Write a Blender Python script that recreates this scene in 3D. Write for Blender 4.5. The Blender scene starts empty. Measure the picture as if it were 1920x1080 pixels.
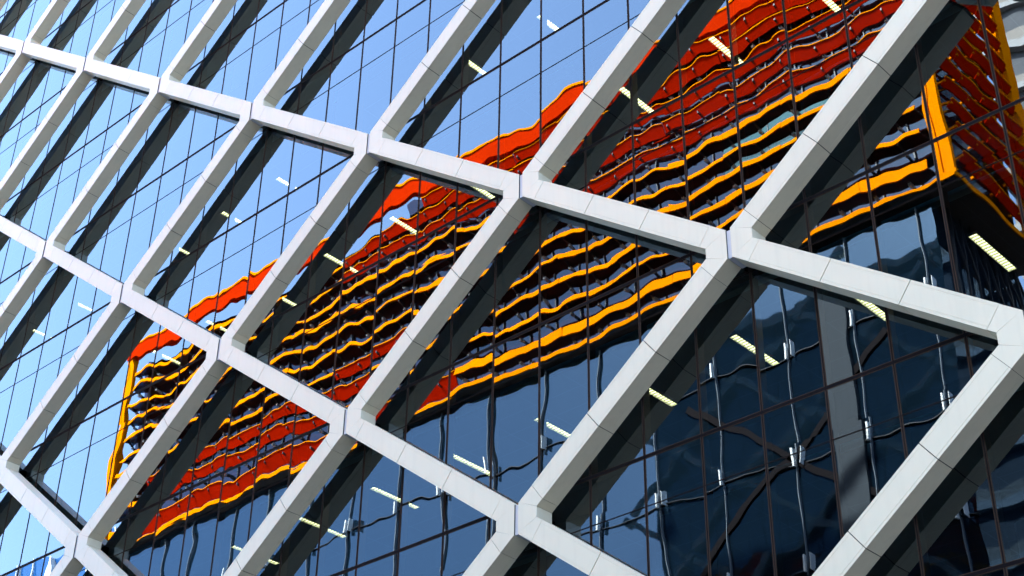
import bpy, math, random
from mathutils import Matrix, Vector
random.seed(7)
R = math.radians
sc = bpy.context.scene

# ------------------------------------------------------------------ camera
S = 5.2            # metres per lattice bay (half the node spacing on one level)
Z0 = 17.75         # height of the reference node above the pavement
cam_d = bpy.data.cameras.new("camera")
cam = bpy.data.objects.new("camera", cam_d)
sc.collection.objects.link(cam)
rot = Matrix(((0.734905, 0.361602, 0.573724), (0.678029, -0.409016, -0.610723), (0.013824, 0.837825, -0.545764)))
cam.matrix_world = Matrix.Translation((12.956713, -19.545287, -16.112148 + Z0)) @ rot.to_4x4()
cam_d.sensor_width = 36
cam_d.lens = 54.259
cam_d.clip_start = 0.1
cam_d.clip_end = 3000
sc.camera = cam

# ------------------------------------------------------------------ light
SUN_EL, SUN_AZ = R(47), R(-12)      # the sun stands behind the tower (+Y), slightly to its left
world = bpy.data.worlds.new("World"); sc.world = world
world.use_nodes = True
wn = world.node_tree.nodes; wl = world.node_tree.links
for n in list(wn): wn.remove(n)
sky = wn.new('ShaderNodeTexSky'); sky.sky_type = 'NISHITA'; sky.sun_disc = False
sky.sun_elevation = SUN_EL; sky.sun_rotation = SUN_AZ; sky.air_density = 1.0; sky.dust_density = 2.1; sky.ozone_density = 1.5
bg = wn.new('ShaderNodeBackground'); bg.inputs['Strength'].default_value = 0.15
wo = wn.new('ShaderNodeOutputWorld')
wl.new(sky.outputs[0], bg.inputs[0]); wl.new(bg.outputs[0], wo.inputs[0])
sun_d = bpy.data.lights.new("sun", 'SUN'); sun_d.energy = 4.0; sun_d.angle = R(0.53); sun_d.color = (1, 0.95, 0.87)
sun = bpy.data.objects.new("sun", sun_d); sc.collection.objects.link(sun)
sd = Vector((math.sin(SUN_AZ) * math.cos(SUN_EL), math.cos(SUN_AZ) * math.cos(SUN_EL), math.sin(SUN_EL)))
sun.rotation_euler = sd.to_track_quat('Z', 'Y').to_euler()
sun.location = (0, 40, 90)
vs = sc.view_settings
vs.view_transform = 'Standard'; vs.look = 'None'; vs.gamma = 1.0; vs.use_curve_mapping = False
vs.exposure = 3.8
try:
    sc.cycles.max_bounces = 14; sc.cycles.glossy_bounces = 8; sc.cycles.transparent_max_bounces = 16
    sc.cycles.diffuse_bounces = 4; sc.cycles.caustics_reflective = True; sc.cycles.caustics_refractive = False
    sc.cycles.sample_clamp_indirect = 8.0
except Exception:
    pass

# ------------------------------------------------------------------ materials
def new_mat(name):
    m = bpy.data.materials.new(name); m.use_nodes = True
    return m, m.node_tree.nodes, m.node_tree.links, m.node_tree.nodes['Principled BSDF']

def paint(name, col, rough=0.5, var=0.06, scale=0.6, metallic=0.0, spec=0.5, streak=False, coat=0.0):
    m, n, l, b = new_mat(name)
    b.inputs['Roughness'].default_value = rough
    b.inputs['Metallic'].default_value = metallic
    b.inputs['Specular IOR Level'].default_value = spec
    b.inputs['Coat Weight'].default_value = coat
    b.inputs['Coat Roughness'].default_value = 0.08
    geo = n.new('ShaderNodeNewGeometry')
    noi = n.new('ShaderNodeTexNoise'); noi.inputs['Scale'].default_value = scale; noi.inputs['Detail'].default_value = 6
    mp = n.new('ShaderNodeMapping')
    if streak: mp.inputs['Scale'].default_value = (6, 6, 0.5)
    l.new(geo.outputs['Position'], mp.inputs[0]); l.new(mp.outputs[0], noi.inputs[0])
    r = n.new('ShaderNodeMapRange'); r.inputs['From Min'].default_value = .3; r.inputs['From Max'].default_value = .7
    r.inputs['To Min'].default_value = 1 - var; r.inputs['To Max'].default_value = 1 + var * .4
    l.new(noi.outputs['Fac'], r.inputs[0])
    mx = n.new('ShaderNodeVectorMath'); mx.operation = 'SCALE'; mx.inputs[0].default_value = col
    l.new(r.outputs[0], mx.inputs['Scale']); l.new(mx.outputs[0], b.inputs['Base Color'])
    return m

def emit(name, col, s):
    m, n, l, b = new_mat(name)
    b.inputs['Base Color'].default_value = (.8, .8, .8, 1)
    b.inputs['Emission Color'].default_value = (*col, 1); b.inputs['Emission Strength'].default_value = s
    return m

def wavy_normal(n, l, amps, tilt, cell):
    """Real float glass is never flat: slow waves inside each pane plus a small tilt of every pane."""
    geo = n.new('ShaderNodeNewGeometry')
    last = geo.outputs['Normal']
    for (scale, amp, zs) in amps:
        mp = n.new('ShaderNodeMapping'); mp.inputs['Scale'].default_value = (scale, scale, scale * zs)
        l.new(geo.outputs['Position'], mp.inputs[0])
        no = n.new('ShaderNodeTexNoise'); no.inputs['Scale'].default_value = 1.0; no.inputs['Detail'].default_value = 0.0
        l.new(mp.outputs[0], no.inputs[0])
        sb = n.new('ShaderNodeVectorMath'); sb.operation = 'SUBTRACT'; sb.inputs[1].default_value = (.5, .5, .5)
        l.new(no.outputs['Color'], sb.inputs[0])
        ml = n.new('ShaderNodeVectorMath'); ml.operation = 'MULTIPLY'; ml.inputs[1].default_value = (amp * .65, 0, amp)
        l.new(sb.outputs[0], ml.inputs[0])
        ad = n.new('ShaderNodeVectorMath'); ad.operation = 'ADD'
        l.new(last, ad.inputs[0]); l.new(ml.outputs[0], ad.inputs[1]); last = ad.outputs[0]
    # per-pane tilt
    dv = n.new('ShaderNodeVectorMath'); dv.operation = 'DIVIDE'; dv.inputs[1].default_value = cell
    of = n.new('ShaderNodeVectorMath'); of.operation = 'ADD'; of.inputs[1].default_value = (0.0, 0.5, 0.5)
    fl = n.new('ShaderNodeVectorMath'); fl.operation = 'FLOOR'
    wh = n.new('ShaderNodeTexWhiteNoise'); wh.noise_dimensions = '3D'
    l.new(geo.outputs['Position'], dv.inputs[0]); l.new(dv.outputs[0], of.inputs[0]); l.new(of.outputs[0], fl.inputs[0]); l.new(fl.outputs[0], wh.inputs[0])
    sb = n.new('ShaderNodeVectorMath'); sb.operation = 'SUBTRACT'; sb.inputs[1].default_value = (.5, .5, .5)
    l.new(wh.outputs['Color'], sb.inputs[0])
    ml = n.new('ShaderNodeVectorMath'); ml.operation = 'MULTIPLY'; ml.inputs[1].default_value = (tilt, 0, tilt)
    l.new(sb.outputs[0], ml.inputs[0])
    ad = n.new('ShaderNodeVectorMath'); ad.operation = 'ADD'
    l.new(last, ad.inputs[0]); l.new(ml.outputs[0], ad.inputs[1])
    nn = n.new('ShaderNodeVectorMath'); nn.operation = 'NORMALIZE'; l.new(ad.outputs[0], nn.inputs[0])
    return nn.outputs[0]

def glass(name, refl, trans, ior, amps, tilt, cell):
    m = bpy.data.materials.new(name); m.use_nodes = True
    n = m.node_tree.nodes; l = m.node_tree.links
    for x in list(n): n.remove(x)
    out = n.new('ShaderNodeOutputMaterial'); mix = n.new('ShaderNodeMixShader')
    tr = n.new('ShaderNodeBsdfTransparent'); tr.inputs[0].default_value = (*trans, 1)
    gl = n.new('ShaderNodeBsdfGlossy'); gl.inputs['Color'].default_value = (*refl, 1); gl.inputs['Roughness'].default_value = 0.0
    fr = n.new('ShaderNodeFresnel'); fr.inputs['IOR'].default_value = ior
    nv = wavy_normal(n, l, amps, tilt, cell)
    l.new(nv, gl.inputs['Normal'])
    l.new(fr.outputs[0], mix.inputs[0]); l.new(tr.outputs[0], mix.inputs[1]); l.new(gl.outputs[0], mix.inputs[2])
    l.new(mix.outputs[0], out.inputs[0])
    return m

def dark_mirror(name, base, refl, ior, amps, tilt, cell):
    m = bpy.data.materials.new(name); m.use_nodes = True
    n = m.node_tree.nodes; l = m.node_tree.links
    for x in list(n): n.remove(x)
    out = n.new('ShaderNodeOutputMaterial'); mix = n.new('ShaderNodeMixShader')
    df = n.new('ShaderNodeBsdfDiffuse'); df.inputs[0].default_value = (*base, 1)
    gl = n.new('ShaderNodeBsdfGlossy'); gl.inputs['Color'].default_value = (*refl, 1); gl.inputs['Roughness'].default_value = 0.02
    fr = n.new('ShaderNodeFresnel'); fr.inputs['IOR'].default_value = ior
    nv = wavy_normal(n, l, amps, tilt, cell)
    l.new(nv, gl.inputs['Normal'])
    l.new(fr.outputs[0], mix.inputs[0]); l.new(df.outputs[0], mix.inputs[1]); l.new(gl.outputs[0], mix.inputs[2])
    l.new(mix.outputs[0], out.inputs[0])
    return m

def ceiling_mat():
    m, n, l, b = new_mat("ceiling_tiles")
    b.inputs['Roughness'].default_value = .7
    geo = n.new('ShaderNodeNewGeometry')
    br = n.new('ShaderNodeTexBrick'); br.offset = 0; br.inputs['Scale'].default_value = 1
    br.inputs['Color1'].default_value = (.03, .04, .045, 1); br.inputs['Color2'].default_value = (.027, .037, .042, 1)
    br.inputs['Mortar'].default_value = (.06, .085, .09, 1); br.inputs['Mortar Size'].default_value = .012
    br.inputs['Brick Width'].default_value = 1.3; br.inputs['Row Height'].default_value = .65
    l.new(geo.outputs['Position'], br.inputs[0]); l.new(br.outputs[0], b.inputs['Base Color'])
    return m

def panel_mat():
    m = paint('white_panel', (.62, .56, .405), .42, .03, .5)
    n = m.node_tree.nodes; l = m.node_tree.links; b = n['Principled BSDF']
    src = b.inputs['Base Color'].links[0].from_socket
    oi = n.new('ShaderNodeObjectInfo'); r0 = n.new('ShaderNodeMapRange')
    r0.inputs['To Min'].default_value = .94; r0.inputs['To Max'].default_value = 1.03
    l.new(oi.outputs['Random'], r0.inputs[0])
    geo = n.new('ShaderNodeNewGeometry'); mp = n.new('ShaderNodeMapping'); mp.inputs['Scale'].default_value = (7, 7, .6)
    no = n.new('ShaderNodeTexNoise'); no.inputs['Scale'].default_value = 1.2; no.inputs['Detail'].default_value = 5
    r1 = n.new('ShaderNodeMapRange'); r1.inputs['From Min'].default_value = .48; r1.inputs['From Max'].default_value = .75
    r1.inputs['To Min'].default_value = 1.0; r1.inputs['To Max'].default_value = .95
    l.new(geo.outputs['Position'], mp.inputs[0]); l.new(mp.outputs[0], no.inputs[0]); l.new(no.outputs['Fac'], r1.inputs[0])
    mu = n.new('ShaderNodeMath'); mu.operation = 'MULTIPLY'; l.new(r0.outputs[0], mu.inputs[0]); l.new(r1.outputs[0], mu.inputs[1])
    sc_ = n.new('ShaderNodeVectorMath'); sc_.operation = 'SCALE'; l.new(src, sc_.inputs[0]); l.new(mu.outputs[0], sc_.inputs['Scale'])
    l.new(sc_.outputs[0], b.inputs['Base Color'])
    return m

M = {
 'white': panel_mat(),
 'joint': paint('joint_core', (.05, .05, .05), .8),
 'slot': paint('slot_plate', (.50, .50, .51), .5),
 'black': paint('black_gasket', (.006, .005, .006), .8, spec=.05),
 'trim': paint('trim_brown', (.045, .028, .019), .8, spec=.05),
 'bronze': paint('bronze_edge', (.26, .15, .09), .35, .1, metallic=.4),
 'ceiling': ceiling_mat(),
 'floor': paint('carpet', (.08, .08, .09), .9),
 'core': paint('core_wall', (.05, .055, .065), .8, .2),
 'teal': paint('blind_box', (.30, .75, .78), .5),
 'column': paint('column_paint', (.35, .37, .38), .6, .1),
 'blind': paint('blind_cloth', (.75, .77, .78), .9),
 'fix': paint('fixture_white', (.7, .7, .68), .4),
 'lamp': emit('fixture_lamp', (1.0, .72, .30), 1.3),
 'orange': paint('orange_paint', (.74, .19, .0002), .8, .06, spec=0.0),
 'crown': paint('crown_red', (.40, .015, .0006), .8, .1, spec=0.0),
 'red': paint('red_paint', (.42, .010, .0006), .8, .15, spec=0.0),
 'maroon': paint('maroon_blade', (.035, .006, .004), .2, .1, spec=.4),
 'arm': paint('arm_steel', (.03, .03, .035), .4),
 'clip': paint('clip_metal', (.75, .73, .68), .3, metallic=.3),
 'soffit': paint('soffit_brown', (.05, .03, .02), .6, .2),
 'concrete': paint('concrete', (.026, .034, .043), .9, .2, 1.5, streak=True),
 'fin_shaded': paint('fin_shade_grey', (.13, .15, .17), .6, spec=.2),  # fin colour darkened to stand in for shade on the base
 'fin': paint('fin_white', (.7, .7, .68), .5),
 'brace': paint('brace_brown', (.008, .006, .007), .9, spec=.1),
 'brick': paint('brick_wall', (.16, .09, .07), .8, .3, 2),
 'asphalt': paint('asphalt', (.05, .05, .052), .9, .3, 2),
 'paving': paint('paving', (.14, .135, .13), .8, .2, 3),
 'pale': paint('pale_band', (.22, .22, .22), .7),
 'beige': paint('beige_band', (.16, .14, .12), .7),
}
PW = .25 * S
M['glass'] = glass('curtain_glass', (.75, .90, 1.0), (.13, .20, .24), 2.1,
                   [(.75, .0085, .6), (2.4, .0050, .7)], .0032, (PW, 1e6, .7527 * S))
M['opp_glass'] = dark_mirror('maroon_glass', (.014, .003, .003), (.30, .46, .70), 1.9,
                   [(.6, .012, .6), (2.0, .005, 1)], .006, (.345 * S, 1e6, .25 * S))
M['base_glass'] = dark_mirror('base_glass', (.003, .008, .014), (.42, .68, 1.0), 1.95,
                   [(.5, .012, .4), (1.4, .006, .5)], .006, (.69 * S, 1e6, .97 * S))
M['teal_glass'] = dark_mirror('teal_glass', (.02, .07, .08), (.5, .8, .85), 1.7,
                   [(.5, .012, .4), (1.4, .006, .5)], .006, (.345 * S, 1e6, .5 * S))
M['blue_glass'] = dark_mirror('blue_glass', (.008, .06, .2), (.6, .8, 1), 1.9,
                   [(.5, .03, .4), (1.4, .02, .5)], .01, (.69 * S, 1e6, .97 * S))

# ------------------------------------------------------------------ mesh helpers (units: bays, origin at the reference node)
class MB:
    def __init__(s): s.v = []; s.f = []; s.m = []
    def box(s, x0, x1, y0, y1, z0, z1, mi=0):
        b = len(s.v)
        s.v += [(x, y, z) for z in (z0, z1) for y in (y0, y1) for x in (x0, x1)]
        for q in ((0, 2, 3, 1), (4, 5, 7, 6), (0, 1, 5, 4), (1, 3, 7, 5), (3, 2, 6, 7), (2, 0, 4, 6)):
            s.f.append(tuple(b + i for i in q)); s.m.append(mi)
    def prism(s, pts, y0, y1, mi=0):
        """pts: outline in X-Z seen from -Y, counter-clockwise, extruded from y0 (front) to y1"""
        b = len(s.v); n = len(pts)
        s.v += [(x, y0, z) for x, z in pts] + [(x, y1, z) for x, z in pts]
        s.f.append(tuple(b + i for i in range(n))); s.m.append(mi)
        s.f.append(tuple(b + n + i for i in reversed(range(n)))); s.m.append(mi)
        for i in range(n):
            j = (i + 1) % n
            s.f.append((b + i, b + n + i, b + n + j, b + j)); s.m.append(mi)
    def sweep(s, prof, a, d, nrm, s0, s1, mi=0):
        """prof: (n, y) outline swept along direction d (x,z) from a, n measured along nrm"""
        b = len(s.v); k = len(prof)
        for t in (s0, s1):
            s.v += [(a[0] + d[0] * t + nrm[0] * p, y, a[1] + d[1] * t + nrm[1] * p) for p, y in prof]
        s.f.append(tuple(b + i for i in range(k))); s.m.append(mi)
        s.f.append(tuple(b + k + i for i in reversed(range(k)))); s.m.append(mi)
        for i in range(k):
            j = (i + 1) % k
            s.f.append((b + j, b + i, b + k + i, b + k + j)); s.m.append(mi)
    def hexa(s, p, mi=0):
        b = len(s.v); s.v += p
        for q in ((0, 2, 3, 1), (4, 5, 7, 6), (0, 1, 5, 4), (1, 3, 7, 5), (3, 2, 6, 7), (2, 0, 4, 6)):
            s.f.append(tuple(b + i for i in q)); s.m.append(mi)
    def build(s, name, mats, parent=None, origin=(0, 0, 0), fix=True):
        me = bpy.data.meshes.new(name)
        if isinstance(mats, str): mats = [mats]
        for k in mats: me.materials.append(M[k])
        o3 = Vector(origin)
        me.from_pydata([((x - o3.x) * S, (y - o3.y) * S, (z - o3.z) * S) for x, y, z in s.v], [], s.f)
        for p, i in zip(me.polygons, s.m): p.material_index = i
        if fix:
            import bmesh
            bm = bmesh.new(); bm.from_mesh(me); bmesh.ops.recalc_face_normals(bm, faces=bm.faces); bm.to_mesh(me); bm.free()
        o = bpy.data.objects.new(name, me); sc.collection.objects.link(o)
        if parent:
            o.parent = parent
            pr = parent; base = Vector((0, 0, 0))
            while pr: base += pr.location; pr = pr.parent
            o.location = Vector((o3.x * S, o3.y * S, o3.z * S + Z0)) - base
        else:
            o.location = (o3.x * S, o3.y * S, o3.z * S + Z0)
        return o

def tag(o, label=None, cat=None, group=None, kind=None):
    if label: o['label'] = label
    if cat: o['category'] = cat
    if group: o['group'] = group
    if kind: o['kind'] = kind
    return o

def empty(name, x, y, z, label, cat, group=None):
    o = bpy.data.objects.new(name, None); sc.collection.objects.link(o)
    o.empty_display_size = .3
    o.location = (x * S, y * S, z * S + Z0)
    return tag(o, label, cat, group)

# camera projection, only used to decide what is in view
CP = cam.matrix_world.inverted()
def pix(x, y, z):
    c = CP @ Vector((x * S, y * S, z * S + Z0))
    if c.z > -.1: return (-9999, -9999)
    f = 1024 * 54.259 / 36
    return 512 + f * c.x / -c.z, 288 - f * c.y / -c.z
def in_view(pts, m=0):
    q = [pix(*p) for p in pts]
    xs = [a for a, b in q]; ys = [b for a, b in q]
    return max(xs) > -m and min(xs) < 1024 + m and max(ys) > -m and min(ys) < 576 + m

H = .7527          # storey height / half node pitch
GY = .122          # glass plane
ZG = -Z0 / S       # pavement
ROOF = .128 + 11 * H
XL, XR = -9.5, 2.5

# ------------------------------------------------------------------ ground
g = MB(); g.box(-120, 120, -120, 120, ZG - .05, ZG); tag(g.build('road', 'asphalt'), kind='structure')
g = MB(); g.box(-60, 60, -1.1, 4, ZG + .001, ZG + .028); tag(g.build('pavement', 'paving'), kind='structure')
g = MB(); g.box(-60, 60, -7.9, -3.3, ZG + .001, ZG + .028); tag(g.build('pavement', 'paving'), kind='structure')

# ------------------------------------------------------------------ lattice
c, s_ = .79897, .60138
hw, D = .0435, .083
e = .125
L = 1.2517
lat = empty('steel_lattice', -2, 0, ZG, 'white panelled diagonal steel lattice standing in front of the glass wall', 'lattice')

def node(nx, nz):
    g = MB()
    gp = .0006
    top, bot = (-.0095, .0616), (-.0095, -.0616)
    bu, bl = (-e * c + hw * s_, e * s_ + hw * c), (-e * c - hw * s_, e * s_ - hw * c)
    ct, cb = (-.10, .0208), (-.10, -.0208)
    au, al = (-e * c - hw * s_, -e * s_ + hw * c), (-e * c + hw * s_, -e * s_ - hw * c)
    pieces = [[top, bu, bl, ct], [top, ct, cb, bot], [bot, cb, au, al]]
    for sg in (1, -1):
        for pc in pieces:
            cx = sum(p[0] for p in pc) / 4; cz = sum(p[1] for p in pc) / 4
            q = [(nx + sg * (x - math.copysign(gp, x - cx)), nz + (z - math.copysign(gp, z - cz))) for x, z in pc]
            if sg < 0: q = q[::-1]
            g.prism(q[::-1], 0, D, 0)
        core = [top, bu, bl, ct, cb, au, al, bot]
        k = .96
        q = [(nx + sg * x * k, nz + z * k) for x, z in core]
        g.prism(q if sg < 0 else q[::-1], .0012, D - .002, 1)
    o = g.build('lattice_node', ['white', 'joint'], lat, (nx, 0, nz))
    g = MB(); g.box(nx - .0093, nx + .0093, .006, D + .004, nz - .060, nz + .057)
    g.build('joint_plate', 'slot', o, (nx, 0, nz))
    g = MB(); g.box(nx - .03, nx + .045, D, GY - .012, nz - .035, nz + .03)
    g.build('bracket', 'black', o, (nx, 0, nz))

def profile(h, d0, d1):
    n1, n2 = .76 * h, -.76 * h; w, dp = .0007, .0009
    y3 = d0 + .76 * (d1 - d0)
    return [(-h, d0), (n2 - w, d0), (n2, d0 + dp), (n2 + w, d0), (n1 - w, d0), (n1, d0 + dp), (n1 + w, d0), (h, d0),
            (h, y3 - w), (h - dp, y3), (h, y3 + w), (h, d1), (-h, d1), (-h, y3 + w), (-h + dp, y3), (-h, y3 - w)]

def beam(g, nx, nz, d, a0, a1):
    nr = (-d[1], d[0])
    n = 3; st = (a1 - a0) / n; gp = .0016
    for i in range(n):
        g.sweep(profile(hw, 0, D), (nx, nz), d, nr, a0 + st * i + gp, a0 + st * (i + 1) - gp, 0)
    g.sweep([(-hw + .004, .004), (hw - .004, .004), (hw - .004, D - .004), (-hw + .004, D - .004)], (nx, nz), d, nr, a0 - .01, a1 + .01, 1)

far = MB()
for a in range(-16, 14):
    for b in range(-16, 14):
        X = a - b; Zc = -(a + b) * H
        if not (XL - .5 <= X <= XR + .5 and ZG + .3 < Zc < ROOF): continue
        vis = in_view([(X - .1, 0, Zc), (X + .1, 0, Zc), (X, 0, Zc + .1), (X, 0, Zc - .1)], 25)
        if vis: node(X, Zc)
        else:
            far.prism([(X - .12, Zc), (X, Zc - .09), (X + .12, Zc), (X, Zc + .09)], .001, D - .001)
        for d in ((c, s_), (c, -s_)):
            if in_view([(X, 0, Zc), (X + 1, 0, Zc + (H if d[1] > 0 else -H))], 10):
                g = MB(); beam(g, X, Zc, d, e, L - e)
                g.build('diagonal_beam', ['white', 'joint'], lat, (X + d[0] * L / 2, 0, Zc + d[1] * L / 2))
            else:
                far.sweep([(-hw, 0), (hw, 0), (hw, D), (-hw, D)], (X, Zc), d, (-d[1], d[0]), e, L - e)
tag(far.build('outer_beams', 'white', lat), kind='stuff')

# ------------------------------------------------------------------ glass tower behind the lattice
tower = empty('glass_tower', -2, 1, ZG, 'glass office building with thin dark mullions behind the white lattice', 'building')
kz = [k for k in range(-4, 11)]
xs = [XL + .25 * i for i in range(int((XR - XL) / .25) + 1)]
MW, GW = .0070, .0022      # half widths: mullion body behind the glass, black joint in front
for x in xs:
    g = MB()
    g.box(x - MW, x - MW + .0024, GY + .0012, GY + .035, ZG, ROOF, 1)
    g.box(x + MW - .0024, x + MW, GY + .0012, GY + .035, ZG, ROOF, 1)
    g.box(x - MW + .0024, x + MW - .0024, GY + .0022, GY + .033, ZG, ROOF, 0)
    g.box(x - GW, x + GW, GY - .0014, GY + .0022, ZG, ROOF, 0)
    for a, b in ((-.0054, -GW), (GW, .0054)): g.box(x + a, x + b, GY - .0008, GY + .001, ZG, ROOF, 2)
    g.build('mullion', ['black', 'bronze', 'trim'], tower, (x, GY, 0))
def transom(z, h, thick):
    g = MB()
    w = .0095 if thick else .0055
    g.box(XL, XR, GY + .0016, GY + .031, z - w, z - w + .002, 1)
    g.box(XL, XR, GY + .0016, GY + .031, z + w - .002, z + w, 1)
    g.box(XL, XR, GY + .0026, GY + .028, z - w + .002, z + w - .002, 0)
    g.box(XL, XR, GY - .0018, GY + .0026, z - h, z + h, 0)
    q = .0024 if thick else .0007
    for a, b in ((-h - q, -h), (h, h + q)): g.box(XL, XR, GY - .0010, GY + .0011, z + a, z + b, 2)
    g.build('transom', ['black', 'bronze', 'trim'], tower, (0, GY, z))
panes = []
for k in kz:
    zt = .128 + H * k; zl = zt - .19
    if zl < ZG: continue
    transom(zt, .0055, True); transom(zl, .0013, False)
    for i in range(len(xs) - 1):
        for (z0, z1) in ((zl + .0013, zt - .0055), (zt + .0055, zt + H - .19 - .0013)):
            panes.append((xs[i] + GW, xs[i + 1] - GW, z0, z1))
def area(p):
    q = [pix(x, GY, z) for x, z in ((p[0], p[2]), (p[1], p[2]), (p[1], p[3]), (p[0], p[3]))]
    cx = sum(a for a, b in q) / 4; cy = sum(b for a, b in q) / 4
    if not (0 < cx < 1024 and 0 < cy < 576): return 0
    return abs(sum(q[i][0] * q[(i + 1) % 4][1] - q[(i + 1) % 4][0] * q[i][1] for i in range(4))) / 2
panes.sort(key=area, reverse=True)
def pane(g, p):
    b = len(g.v); g.v += [(p[0], GY, p[2]), (p[1], GY, p[2]), (p[1], GY, p[3]), (p[0], GY, p[3])]
    g.f.append((b, b + 1, b + 2, b + 3)); g.m.append(0)
for p in panes[:100]:
    g = MB(); pane(g, p); g.build('window_pane', 'glass', tower, ((p[0] + p[1]) / 2, GY, p[2]), fix=False)
g = MB()
for p in panes[100:]: pane(g, p)
tag(g.build('window_panes', 'glass', tower, fix=False), kind='stuff')
# storeys
CZ = -.04
for k in kz:
    z = CZ + H * k
    if z - .1 < ZG: continue
    g = MB(); g.box(XL, XR, GY + .035, 2.6, z, z + .018); g.build('ceiling', 'ceiling', tower, (0, 1, z))
    g = MB(); g.box(XL, XR, GY + .032, 2.6, z + .05, .128 + H * k + .004); g.build('floor_slab', 'floor', tower, (0, 1, z))
    g = MB(); g.box(XL, XR, GY + .05, GY + .085, z - .028, z - .001); g.build('blind_box', 'teal', tower, (0, GY, z))
g = MB(); g.box(XL, XR, 2.6, 4.5, ZG, ROOF); g.build('core_wall', 'core', tower, (0, 3, 0))
g = MB(); g.box(XL, XR, GY - .004, 4.5, ROOF + .0, ROOF + .12); g.build('roof', 'white', tower, (0, 2, ROOF))
g = MB(); g.box(XL - .05, XL, GY, 4.5, ZG, ROOF); g.build('end_wall', 'core', tower)
g = MB(); g.box(XR, XR + .05, GY, 4.5, ZG, ROOF); g.build('end_wall', 'core', tower)
for i in range(8):
    x = XL + .9 + i * 1.5
    g = MB(); n = 20; r = .045
    g2 = [(x + r * math.cos(2 * math.pi * j / n), 1.15 + r * math.sin(2 * math.pi * j / n)) for j in range(n)]
    b = 0; g.v = [(p, q, ZG) for p, q in g2] + [(p, q, ROOF) for p, q in g2]
    g.f = [(j, (j + 1) % n, n + (j + 1) % n, n + j) for j in range(n)]; g.m = [0] * n
    g.build('column', 'column', tower, (x, 1.15, ZG))

# ceiling lights: one row behind the glass on every storey
def light_parts(root, x, z):
    w, y0, y1 = .0150, .45, .735
    g = MB()
    g.box(x - w - .003, x - w, y0, y1, z - .012, z); g.box(x + w, x + w + .003, y0, y1, z - .012, z)
    g.box(x - w, x + w, y0 - .003, y0, z - .012, z); g.box(x - w, x + w, y1, y1 + .003, z - .012, z)
    g.build('housing', 'fix', root, (x, .59, z))
    g = MB(); g.box(x - w, x + w, y0, y1, z - .003, z - .001); g.build('diffuser', 'lamp', root, (x, .59, z))
    g = MB()
    for j in range(1, 16):
        y = y0 + (y1 - y0) * j / 16
        g.box(x - w, x + w, y - .0012, y + .0012, z - .010, z - .0035)
    g.build('louvre', 'fix', root, (x, .59, z))
for k, i, n, drop in ((3, 27, 1, .30), (3, 28, 1, .30), (4, 24, 2, .2), (4, 31, 1, .34), (5, 25, 1, .26), (5, 21, 2, .3), (6, 22, 1, .2),
                      (6, 17, 1, .33), (4, 20, 1, .24), (5, 14, 2, .3), (3, 22, 1, .28), (6, 12, 1, .3), (2, 16, 1, .3), (4, 11, 1, .25)):
    x0 = XL + .25 * i + .02; z = CZ + H * k
    g = MB(); g.box(x0, x0 + .25 * n - .04, GY + .045, GY + .047, z - drop, z)
    g.box(x0, x0 + .25 * n - .04, GY + .043, GY + .049, z - drop - .006, z - drop)
    g.build('roller_blind', 'blind', tower, (x0, GY, z))
# only three storeys have their lights on; each light is told apart by its row and by what it shows against
LIGHTS = {
 0: ('lowest row', [(.69, 'near the right edge under the reflected overhang'), (.19, 'peeping out below the right-hand white beam'),
     (-.31, 'cut by a mullion in the big dark lower-right diamond'), (-.81, 'against the edge of the long beam right of centre'),
     (-1.31, 'half hidden behind the long beam right of centre'), (-1.81, 'just above the bottom-centre beam'),
     (-2.31, 'in the small dark triangle below the bottom-centre beam'), (-2.81, 'crossing the dark reflected beam at the bottom'),
     (-3.31, 'the one nearest the bottom edge of the picture')]),
 2: ('middle row', [(.19, 'cut off by the top edge of the picture'), (-.31, 'over the red louvres at the top right'),
     (-.81, 'over a dark reflected beam with red louvres around'), (-1.81, 'tucked under the white beam left of the centre joint'),
     (-2.31, 'over the top of the orange louvres near the centre'), (-2.81, 'on a dark reflected beam beside the orange louvres'),
     (-3.31, 'dim one on the dark reflected beam left of centre'), (-3.81, 'small one at the lattice joint on the left'),
     (-4.31, 'over the far left end of the orange louvres')]),
 3: ('top row', [(-1.31, 'white against the blue sky at the top centre'), (-1.81, 'bright on a dark reflected beam near the top'),
     (-3.31, 'white against the blue sky left of centre'), (-3.81, 'beside a dark reflected beam in the blue left part'),
     (-4.31, 'half behind a white beam in the left part'), (-5.31, 'faint against pale sky on the left'),
     (-5.81, 'tiny one on a dark reflected beam at the far left')]),
}
for k, (rn, items) in LIGHTS.items():
    z = CZ + H * k
    for j, (x, where) in enumerate(items):
        r = empty('ceiling_light', x, .59, z, 'slim %s ceiling light, %s' % (rn.replace(' ', '-'), where), 'ceiling light', 'slim ceiling lights behind the glass')
        light_parts(r, x, z)

# ------------------------------------------------------------------ building across the street (seen mirrored in the glass)
# v() turns the depth at which the mirror image stands behind the glass into the real position in front of it
def v(y): return 2 * GY - y
opp = empty('louvred_office_building', -7.8, v(6.9), ZG, 'office building with orange and red sun louvres mirrored in the glass', 'building')
def ob(g, x0, x1, ya, yb, z0, z1, mi=0): g.box(x0, x1, v(yb), v(ya), z0, z1, mi)
OX0, OX1, OZ0, OZ1 = -13.85, -1.75, 4.60, 7.72
g = MB(); ob(g, OX0 + .2, OX1 - .2, 6.22, 7.6, OZ0 + .04, OZ1 - .2); ob(g, -8.6, OX1 - .2, 6.224, 7.59, OZ1 - .2, OZ1 - .04); g.build('glazed_wall', 'opp_glass', opp, (-7.8, v(6.9), OZ0))
g = MB(); ob(g, OX0, OX1, 6.0, 7.75, OZ0, OZ0 + .035); g.build('soffit', 'soffit', opp, (-7.8, v(6.9), OZ0))
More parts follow.
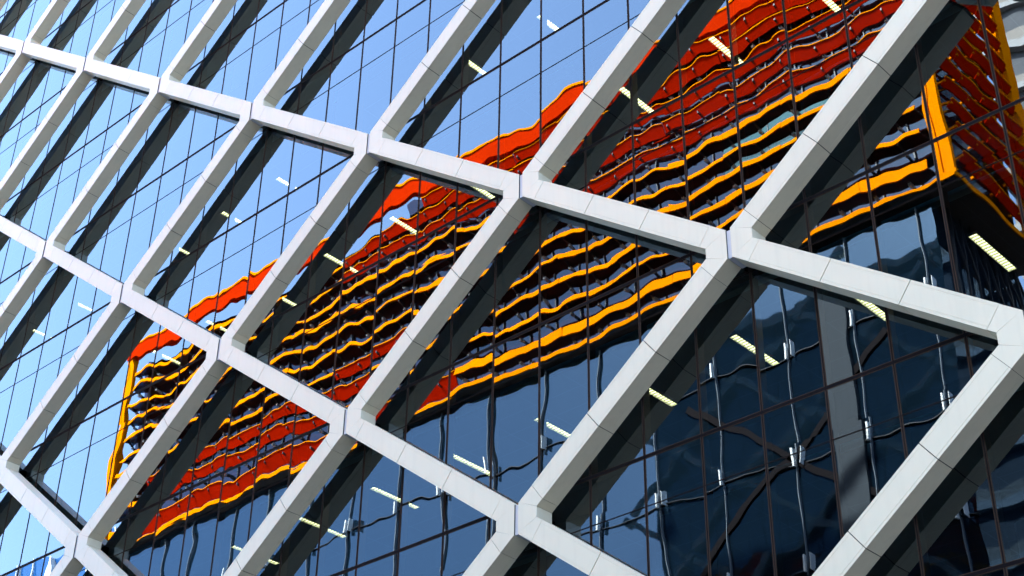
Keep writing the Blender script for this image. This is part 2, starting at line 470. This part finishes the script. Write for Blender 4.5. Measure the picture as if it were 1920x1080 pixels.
g = MB(); ob(g, OX0, OX1, 5.985, 6.0, OZ0 - .005, OZ0 + .045); ob(g, OX1, OX1 + .012, 5.985, 7.75, OZ0 - .005, OZ0 + .045)
g.build('edge_trim', 'orange', opp, (-7.8, v(6), OZ0))
g = MB(); ob(g, -4.1, -2.4, 6.205, 6.22, 5.75, 6.32); ob(g, -6.0, -5.5, 6.205, 6.22, 5.5, 5.6)
g.build('clear_glazing', 'teal_glass', opp, (-3.2, v(6.2), 5.8))
# corner posts, each two flat panels with a dark joint
def post(x, y):
    g = MB()
    ob(g, x, x + .055, y, y + .03, OZ0 + .045, OZ1); ob(g, x + .066, x + .15, y, y + .03, OZ0 + .045, OZ1)
    ob(g, x + .02, x + .135, y + .03, y + .08, OZ0 + .05, OZ1, 0)
    g.build('corner_post', ['orange', 'soffit'], opp, (x, v(y), OZ0))
post(OX1 - .15, 5.99); post(OX0, 5.99)
g = MB(); ob(g, OX1 - .03, OX1, 7.60, 7.78, OZ0, 9.5); ob(g, OX1 - .2, OX1 - .03, 7.75, 7.78, OZ0, 9.5); g.build('corner_post', 'orange', opp, (OX1, v(7.7), OZ0))
# crown band
g = MB(); ob(g, OX0, OX1, 5.97, 6.03, OZ1 - .22, OZ1)
g.build('crown_band', 'crown', opp, (-7.8, v(6), OZ1))
g = MB(); ob(g, OX0, OX1, 5.955, 6.045, OZ1, OZ1 + .03); g.build('crown_trim', 'orange', opp, (-7.8, v(6), OZ1))
rows = [4.86, 5.17, 5.43, 5.68, 5.93, 6.19, 6.45, 6.71, 6.97, 7.22, 7.43]
seg = .69
def state(x, r):
    z = rows[r]
    if z >= 6.40 and x > -6.9: return 'red'
    if z >= 6.9 and x > -9.5: return 'red'
    if z < 5.6 and -12.8 < x < -8.9: return 'red'
    if z < 5.0 and -8.9 < x < -7.2: return 'red'
    if r == 3 and -9.8 < x < -8.4: return 'red'
    return 'orange'
def louvre_seg(g, x0, x1, z, st, wide, hv):
    if st == 'orange':
        h = .10 if wide else .052 * hv; tw = random.uniform(-.008, .008)
        # front plate leaning slightly, with a thin blade behind it
        g.hexa([(x0, v(5.99), z - h / 2), (x1, v(5.99), z - h / 2), (x0, v(6.005), z - h / 2), (x1, v(6.005), z - h / 2),
                (x0, v(6.0 + tw), z + h / 2), (x1, v(6.0 + tw), z + h / 2), (x0, v(6.015), z + h / 2), (x1, v(6.015), z + h / 2)], 0)
        g.box(x0, x1, v(6.15), v(6.006), z - h / 2 + .004, z - h / 2 + .016, 2)
    else:
        zt, zb = z + .032, z - (.115 if wide else .068)
        yf, yb = 6.0, (6.085 if wide else 6.055)
        g.hexa([(x0, v(yb), zb), (x1, v(yb), zb), (x0, v(yb + .012), zb + .006), (x1, v(yb + .012), zb + .006),
                (x0, v(yf), zt), (x1, v(yf), zt), (x0, v(yf + .012), zt + .006), (x1, v(yf + .012), zt + .006)], 1)
        g.box(x0, x1, v(6.012), v(5.992), zt + .0005, zt + .010, 0)
for r, z in enumerate(rows):
    g = MB(); ga = MB()
    x = OX0 + .22
    while x < OX1 - .25:
        x1 = min(x + seg, OX1 - .22)
        if z > 7.4 and x < -8.6: x = x1; continue
        st = state((x + x1) / 2, r)
        dz = random.uniform(-.012, .012); hv = random.choice((1, 1, 1, .75, 1.25))
        louvre_seg(g, x, x1 - .004, z + dz, st, r == 0, hv)
        for ax in (x + .05, x + .05 + seg / 2):
            if ax > x1 - .02: continue
            ga.hexa([(ax, v(6.0), z - .03), (ax + .014, v(6.0), z - .03), (ax, v(6.21), z - .11), (ax + .014, v(6.21), z - .11),
                     (ax, v(6.0), z - .005), (ax + .014, v(6.0), z - .005), (ax, v(6.21), z - .07), (ax + .014, v(6.21), z - .07)], 0)
            ga.box(ax - .006, ax + .02, v(6.14), v(6.09), z - .085, z - .055, 1)
            ga.box(ax + .03, ax + .042, v(6.215), v(6.2), z - .15, z + .05, 0)
        x = x1
    g.build('louvre_row', ['orange', 'red', 'maroon'], opp, (-7.8, v(6), z))
    ga.build('louvre_arms', ['arm', 'clip'], opp, (-7.8, v(6.1), z))
# side face louvres
for r, z in enumerate(rows):
    g = MB()
    y = 6.2
    while y < 7.58:
        y1 = min(y + .345, 7.58); zt, zb = z + .06, z - .0
        xo, xi = OX1 + .0, OX1 - .045
        g.hexa([(xi, v(y), zb), (xi + .012, v(y), zb), (xi, v(y1 - .01), zb), (xi + .012, v(y1 - .01), zb),
                (xo, v(y), zt), (xo + .012, v(y), zt + .006), (xo, v(y1 - .01), zt), (xo + .012, v(y1 - .01), zt + .006)], 1)
        g.box(xo + .0, xo + .02, v(y1 - .01), v(y), zt + .007, zt + .018, 0)
        g.box(xi - .05, xo, v(y + .02), v(y), zb + .03, zb + .05, 0)
        y = y1
    g.build('louvre_row', ['orange', 'red'], opp, (OX1, v(6.9), z))
# recessed glazed base
g = MB(); ob(g, OX0 + .12, OX1 - .3, 6.12, 7.7, ZG, OZ0); g.build('base_glazing', 'base_glass', opp, (-7.8, v(6.9), ZG))
lev = [4.60, 3.74, 2.73, 1.80, .85, -.1, -1.05, -2.0]
g = MB()
for z in lev[1:]:
    ob(g, OX0 + .13, OX1 - .28, 6.10, 6.14, z - .10, z - .095)
g.build('floor_band', 'arm', opp, (-7.8, v(6.3), ZG))
x = OX1 - .43; i = 0
while x > OX0 + .2:
    g = MB(); ob(g, x - .0035, x + .0035, 6.09, 6.125, ZG, OZ0 - .06)
    o = g.build('vertical_fin', 'fin_shaded', opp, (x, v(6.3), ZG))
    for z in lev[1:]:
        g = MB(); ob(g, x - .0075, x + .0075, 6.04, 6.07, z - .13, z + .02)
        if i % 2 == 0: ob(g, x + .06, x + .065, 6.04, 6.115, z - .12, z + .02)
        g.build('fin_bracket', 'fin', o, (x, v(6.25), z))
    x -= .69; i += 1
for x, w in ((-3.2, .27),):
    g = MB(); ob(g, x, x + w, 6.08, 6.13, ZG, 4.25); g.build('concrete_pier', 'concrete', opp, (x, v(6.3), ZG))
g = MB()
for x0 in (-4.6,):
    for (p, q) in (((x0, 1.9), (x0 + 2.0, 3.5)), ((x0, 3.5), (x0 + 2.0, 1.9))):
        dx, dz = q[0] - p[0], q[1] - p[1]; ln = math.hypot(dx, dz); d = (dx / ln, dz / ln)
        g.sweep([(-.028, v(6.118)), (.028, v(6.118)), (.028, v(6.10)), (-.028, v(6.10))], p, d, (-d[1], d[0]), 0, ln)
g.build('cross_brace', 'brace', opp, (-7, v(6.3), 2))
# trusses under the overhang at the corner
g = MB()
for j in range(7):
    y = 6.35 + j * .2
    g.box(OX1 - .28, OX1 - .26, v(y + .012), v(y), 3.7, OZ0)
    g.hexa([(OX1 - .28, v(y), 4.55), (OX1 - .26, v(y), 4.55), (OX1 - .28, v(y + .2), 4.05), (OX1 - .26, v(y + .2), 4.05),
            (OX1 - .28, v(y), 4.58), (OX1 - .26, v(y), 4.58), (OX1 - .28, v(y + .2), 4.08), (OX1 - .26, v(y + .2), 4.08)])
g.build('truss', 'arm', opp, (OX1, v(7), 4))

# banded grey building further back on the right
bb = empty('banded_building', -.4, v(11.5), ZG, 'beige and grey banded building mirrored in the top right corner', 'building')
g = MB(); g.box(-2.95, 3, v(13), v(10.3), ZG, 13); g.build('wall', 'core', bb, (0, v(11.5), ZG))
z = 0
while z < 13:
    g = MB(); g.box(-3, 3.05, v(13.05), v(10.2), z, z + .10, 0); g.box(-2.97, 3.02, v(13.02), v(10.27), z + .10, z + .26, 1)
    g.build('balcony_band', ['pale', 'beige'], bb, (0, v(11.5), z)); z += .62
# unseen building added right of the tower to cut bounce from sunlit ground
nb = empty('bounce_blocker_building', 6.5, 2.4, ZG, 'unseen plain brick building added right of the glass tower to block light', 'building')
g = MB(); g.box(2.9, 10, .3, 4.5, ZG, 5.4); g.build('wall', 'brick', nb, (6.5, 2.4, ZG))
eb = empty('sky_blocker_building', 17, -3, ZG, 'unseen plain brick block added at the street end to block low sky', 'building')  # unseen block added to keep low sky light off the beam sides
g = MB(); g.box(14, 20, -16, 8, ZG, 6.5); g.build('wall', 'brick', eb, (17, -3, ZG))
for j in range(9):
    for i in range(16):
        y0, z0 = -15.5 + i * 1.45, ZG + .6 + j * 1.05
        g = MB(); g.box(13.97, 14.02, y0, y0 + .8, z0, z0 + .6); g.build('window', 'base_glass', eb, (14, y0, z0))
for j in range(10):
    for i in range(11):
        if (i + j) < 99 and i * 1 < 9 and j < 9:
            x0, z0 = 3.2 + i * .74, ZG + .5 + j * .86
            g = MB(); g.box(x0, x0 + .42, .285, .31, z0, z0 + .5); g.build('window', 'base_glass', nb, (x0, .3, z0))
# blue glass block on the left
bl = empty('blue_glass_building', -18, v(8.5), ZG, 'low blue glass building mirrored in the bottom left corner', 'building')
g = MB(); g.box(-24, -14.4, v(9.5), v(7.0), ZG, 5.78); g.build('wall', 'blue_glass', bl, (-18, v(8.5), ZG))
g = MB()
for i in range(26):
    x = -23.9 + i * .38; g.box(x, x + .02, v(7.0), v(6.97), ZG, 5.78)
g.build('mullions', 'fin', bl, (-18, v(7), ZG))
